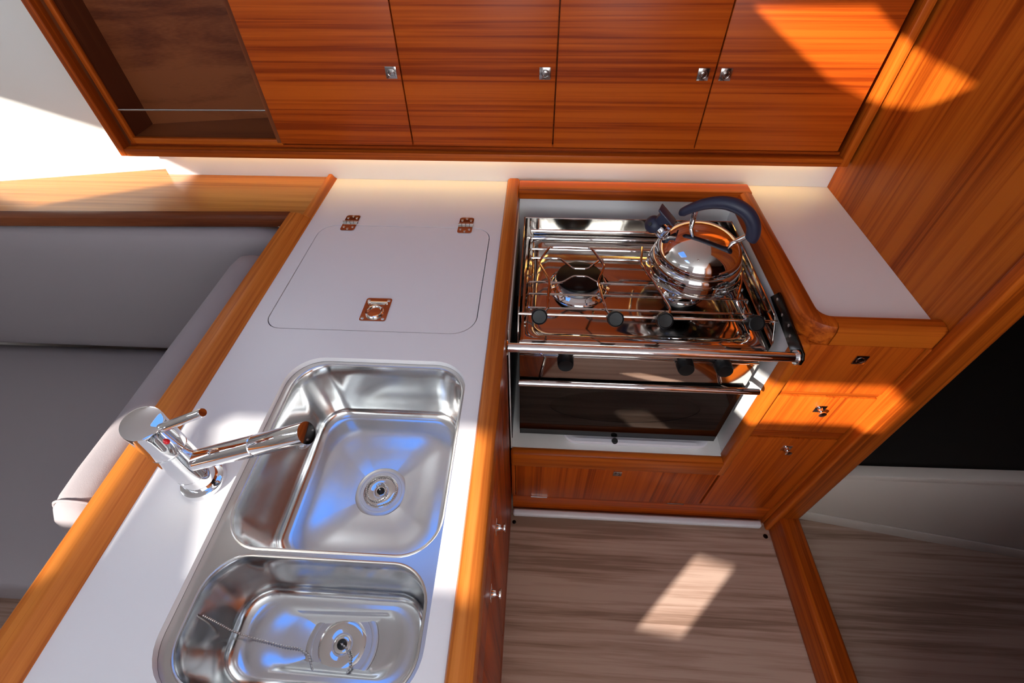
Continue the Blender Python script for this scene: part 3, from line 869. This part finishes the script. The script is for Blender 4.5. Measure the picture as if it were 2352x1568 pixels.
def smooth_path(p, n=4):
    out = []
    for i in range(len(p) - 1):
        p0 = p[max(i - 1, 0)]; p1 = p[i]; p2 = p[i + 1]; p3 = p[min(i + 2, len(p) - 1)]
        for k in range(n):
            t = k / n
            out.append(0.5 * ((2 * p1) + (p2 - p0) * t + (2 * p0 - 5 * p1 + 4 * p2 - p3) * t * t + (3 * p1 - p0 - 3 * p2 + p3) * t ** 3))
    out.append(p[-1]); return out
hps = smooth_path(hp)
rr = []
for i in range(len(hps)):
    t = i / (len(hps) - 1)
    base = 0.0088 + 0.0057 * min(1, t * 2.2)
    rr.append(base * (min(1, 0.45 + t * 9) if t < 0.06 else (min(1, 0.45 + (1 - t) * 9) if t > 0.94 else 1)))
bm = B(); tube(bm, hps, rr, 16)
link('handle', bm, 'navy', kt, label='navy rubber kettle handle')
def post(s0, z0, s1, z1):
    bm = B(); a = kp(s0, z0); b = kp(s1, z1)
    tube(bm, [a, a.lerp(b, .15), a.lerp(b, .85), b], [0.0042, 0.0058, 0.0058, 0.0050], 14)
    link('handle_post', bm, 'chrome', kt)
post(-0.030, 0.955, -0.033, 1.008); post(0.058, 0.940, 0.088, 0.972)
bm = B()
s0, s1 = kp(-0.062, 0.915), kp(-0.100, 0.940)
tube(bm, [s0, s0.lerp(s1, 0.2), s0.lerp(s1, 0.25), s0.lerp(s1, 0.95), s1], [0.0195, 0.0190, 0.0165, 0.0160, 0.0150], 24)
sp = link('spout', bm, 'chrome', kt)
bm = B()
wc = kp(-0.112, 0.946)
ball(bm, wc, 0.0205, 24, 16)
hexa(bm, [kp(-0.116, .953, -.011), kp(-0.101, .953, -.011), kp(-0.101, .953, .011), kp(-0.116, .953, .011),
          kp(-0.100, .984, -.014), kp(-0.076, .964, -.014), kp(-0.076, .964, .014), kp(-0.100, .984, .014)], 0.003)
hexa(bm, [kp(-0.108, .990, -.016), kp(-0.068, .957, -.016), kp(-0.068, .957, .016), kp(-0.108, .990, .016),
          kp(-0.106, .995, -.015), kp(-0.066, .962, -.015), kp(-0.066, .962, .015), kp(-0.106, .995, .015)], 0.002)
wh = link('whistle', bm, 'navy', kt, label='navy whistle cap with thumb lever')
bm = B(); lathe(bm, [(0.0001, 0), (0.0045, 0), (0.0045, 0.002), (0.0001, 0.002)], wc + Vector((-0.012, -0.0135, 0.0095)), (-0.6, -0.65, 0.5), 16)
link('whistle_hole', bm, 'rubber', wh)
bm = B()
hexa(bm, [kp(-0.092, .934, -.0178), kp(-0.080, .930, -.0178), kp(-0.080, .930, -.0158), kp(-0.092, .934, -.0158),
          kp(-0.079, .962, -.0178), kp(-0.069, .958, -.0178), kp(-0.069, .958, -.0158), kp(-0.079, .962, -.0158)], 0.0006)
lathe(bm, [(0.0001, 0), (0.0055, 0), (0.0055, 0.003), (0.0001, 0.0032)], kp(-0.074, .959, -.0155), -AV, 20)
link('lever_bracket', bm, 'chrome', kt)

# ------------------------------------------------------------------ overhead cabinet
oc = thing('overhead_cabinet', (-0.18, 1.29, 0.98), 'teak overhead cabinet with four doors and an open shelf at its left', 'cabinet')
OT = 1.52
OY = 1.185
bm = B()
box(bm, -1.12, 0.765, 1.1995, 1.40, 0.9965, 1.006)
box(bm, -0.684, 0.748, 1.206, 1.40, 1.006, 1.014)       # bottom board behind doors
box(bm, -0.684, 0.748, OY + 0.030, 1.40, 1.014, OT)          # body behind doors
box(bm, -1.12, 0.765, OY + 0.02, 1.40, OT, OT + 0.02)
link('carcass', bm, 'teak_x', oc)
bm = B()
box(bm, -1.1255, 0.7590, OY - 0.012, 1.200, 0.980, 1.000, 0.0015)
link('trim_frame', bm, 'trim_x', oc)
bm = B()
box(bm, -1.145, -1.125, OY - 0.012, 1.212, 0.980, OT, 0.0025)
link('trim_frame', bm, 'trim_z', oc)
bm = B()
box(bm, 0.7585, 0.7785, OY - 0.012, 1.212, 0.980, OT, 0.0025)
link('trim_frame', bm, 'trim_z', oc)
# open shelf lining
bm = B()
hexa(bm, [(-1.102, 1.205, 1.0), (-0.690, 1.205, 1.0), (-0.690, 1.38, 1.0), (-1.102, 1.30, 1.0),
          (-1.102, 1.205, 1.019), (-0.690, 1.205, 1.019), (-0.690, 1.38, 1.019), (-1.102, 1.30, 1.019)])
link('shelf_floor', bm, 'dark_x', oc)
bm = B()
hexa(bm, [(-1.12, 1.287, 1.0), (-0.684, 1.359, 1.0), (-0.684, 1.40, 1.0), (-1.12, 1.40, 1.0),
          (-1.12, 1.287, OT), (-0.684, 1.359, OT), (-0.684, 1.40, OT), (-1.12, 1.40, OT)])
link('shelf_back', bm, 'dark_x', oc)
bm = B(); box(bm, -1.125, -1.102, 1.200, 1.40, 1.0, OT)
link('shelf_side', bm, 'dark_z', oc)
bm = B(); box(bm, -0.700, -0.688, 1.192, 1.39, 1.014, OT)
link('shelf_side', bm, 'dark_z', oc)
bm = B(); box(bm, -1.0985, -0.688, 1.194, 1.206, 1.006, 1.0215, 0.0015); 
link('shelf_lip', bm, 'trim_x', oc)
bm = B(); box(bm, -1.112, -1.098, 1.194, 1.206, 1.006, OT, 0.002)
link('shelf_lip', bm, 'trim_z', oc)
bm = B(); tube(bm, [(-1.102, 1.200, 1.092), (-0.698, 1.200, 1.094)], 0.0026, 10)
link('guard_rod', bm, 'satin', oc)
for x0, x1, kx in ((-0.6855, -0.3345, -0.356), (-0.3315, 0.0285, 0.004), (0.0315, 0.3865, 0.362), (0.3895, 0.7420, 0.412)):
    d = link('door', box(B(), x0, x1, OY, OY + 0.020, 1.0155, OT, 0.0012), 'teak_x', oc)
    bm = B(); latch(bm, kx, 1.1885, OY, 0.0130)
    link('latch', bm, 'latch', d)

bm = B(); box(bm, -1.02, 0.76, 1.2015, 1.2125, 0.9890, 0.9950)
link('led_strip', bm, 'led', label='warm LED strip light glowing under the overhead cabinet', cat='light')

# ------------------------------------------------------------------ settee side
ss = thing('side_shelf', (-1.4, 1.1, 0.86), 'teak shelf along the hull side behind the grey settee', 'shelf')
def sfy(x): return 1.022 + (x + 0.602) * 0.033
def hy(x): return 1.250 + (x + 1.123) * 0.1976
bm = B()
poly = [(-0.604, sfy(-.604)), (-0.604, 1.2190), (-1.085, 1.2190), (-1.085, hy(-1.085)), (-2.5, hy(-2.5)), (-2.5, sfy(-2.5))]
prism(bm, poly[::-1], 0.884, 0.905)
link('board', bm, 'glow_teak', ss)
bm = B()
hexa(bm, [(-0.637, sfy(-.637) - .022, .882), (-2.5, sfy(-2.5) - .022, .882), (-2.5, sfy(-2.5) + .004, .882), (-0.637, sfy(-.637) + .004, .882),
          (-0.637, sfy(-.637) - .022, .908), (-2.5, sfy(-2.5) - .022, .908), (-2.5, sfy(-2.5) + .004, .914), (-0.637, sfy(-.637) + .004, .914)], 0.003)
link('front_lip', bm, 'dark_x', ss)

def cushion(name, x0, x1, y0, y1, z0, z1, r, label, cat, puff=0.0):
    bm = B()
    box(bm, x0, x1, y0, y1, z0, z1)
    bmesh.ops.subdivide_edges(bm, edges=bm.edges[:], cuts=14, use_grid_fill=True)
    c = Vector(((x0 + x1) / 2, (y0 + y1) / 2, (z0 + z1) / 2)); h = Vector((x1 - x0, y1 - y0, z1 - z0)) / 2
    for v in bm.verts:
        d = v.co - c
        core = Vector([max(-(h[i] - r), min(h[i] - r, d[i])) for i in range(3)])
        out = d - core
        if out.length > 1e-9:
            ln = max(abs(out.x), abs(out.y), abs(out.z))
            out = out.normalized() * ln if ln > 0 else out
        u = Vector([d[i] / h[i] for i in range(3)])
        v.co = c + core + out
        i_ = min(range(3), key=lambda k: h[k])
        f_ = [1 - min(1, abs(u[k])) ** 2.5 for k in range(3) if k != i_]
        v.co[i_] += puff * (1 if u[i_] > 0 else -1) * f_[0] * f_[1] * (abs(u[i_]) > .99)
    return link(name, bm, 'fabric', label=label, cat=cat, angle=80)
link('settee_base', box(B(), -1.95, -0.64, 0.30, 0.93, 0, 0.246, 0.005), 'dark_x', label='dark wooden settee base under the grey seat cushion', cat='settee base')
cushion('seat_cushion', -1.95, -0.640, 0.245, 0.985, 0.256, 0.405, 0.03, 'wide grey fabric seat cushion of the settee', 'cushion', 0.008)
cushion('back_cushion', -1.95, -0.662, 0.955, 1.040, 0.412, 0.878, 0.035, 'tall grey fabric back cushion under the teak side shelf', 'cushion', 0.012)
# bolster along the peninsula: a long rounded section with soft ends
bm = B()
secs = []
for y, s in ((0.232, .35), (0.235, .62), (0.242, .82), (0.255, .95), (0.275, 1), (0.32, 1.02), (0.45, 1.0), (0.58, 1.01), (0.72, 1.0), (0.84, 1.0), (0.875, .95), (0.892, .82), (0.901, .62), (0.904, .35)):
    lp = []
    for k in range(40):
        a = 2 * PI * k / 40
        ex = 2.6
        cx = abs(math.cos(a)) ** (2 / ex) * (1 if math.cos(a) > 0 else -1)
        cz = abs(math.sin(a)) ** (2 / ex) * (1 if math.sin(a) > 0 else -1)
        lp.append((-0.694 + 0.054 * s * cx, y, 0.800 + 0.087 * cz * s))
    secs.append(lp)
loft(bm, secs)
bmesh.ops.remove_doubles(bm, verts=bm.verts[:], dist=1e-6)
bo = link('bolster_cushion', bm, 'fabric', label='long pale grey bolster cushion against the left rail of the sink worktop', cat='cushion', angle=70)
bm = B()
for y in (0.262,):
    lp = []
    for k in range(40):
        a = 2 * PI * k / 40
        ex = 2.6
        cx = abs(math.cos(a)) ** (2 / ex) * (1 if math.cos(a) > 0 else -1)
        cz = abs(math.sin(a)) ** (2 / ex) * (1 if math.sin(a) > 0 else -1)
        lp.append((-0.694 + 0.0535 * cx, y, 0.800 + 0.0865 * cz))
    tube(bm, lp, 0.0022, 6, True)
link('seam', bm, 'fabric', bo)

# two small round downlights in the headliner (seen in the kettle's dome)
dl = thing('ceiling_lamp', (0.25, 0.25, CEIL - 0.012), 'small round warm downlight in the white headliner nearer the bulkhead', 'ceiling lamp', None)
bm = B(); lathe(bm, [(0.0001, 0), (0.028, 0), (0.028, 0.006), (0.0001, 0.006)], (0.25, 0.25, CEIL - 0.010), seg=24)
link('diffuser', bm, 'lamp', dl)
bm = B(); lathe(bm, [(0.029, 0.0), (0.038, 0.004), (0.040, 0.012), (0.029, 0.012)], (0.25, 0.25, CEIL - 0.012), seg=24)
link('bezel', bm, 'chrome', dl)
dup(dl, (-0.30, -0.25, 0), 'small round warm downlight in the white headliner over the sink')
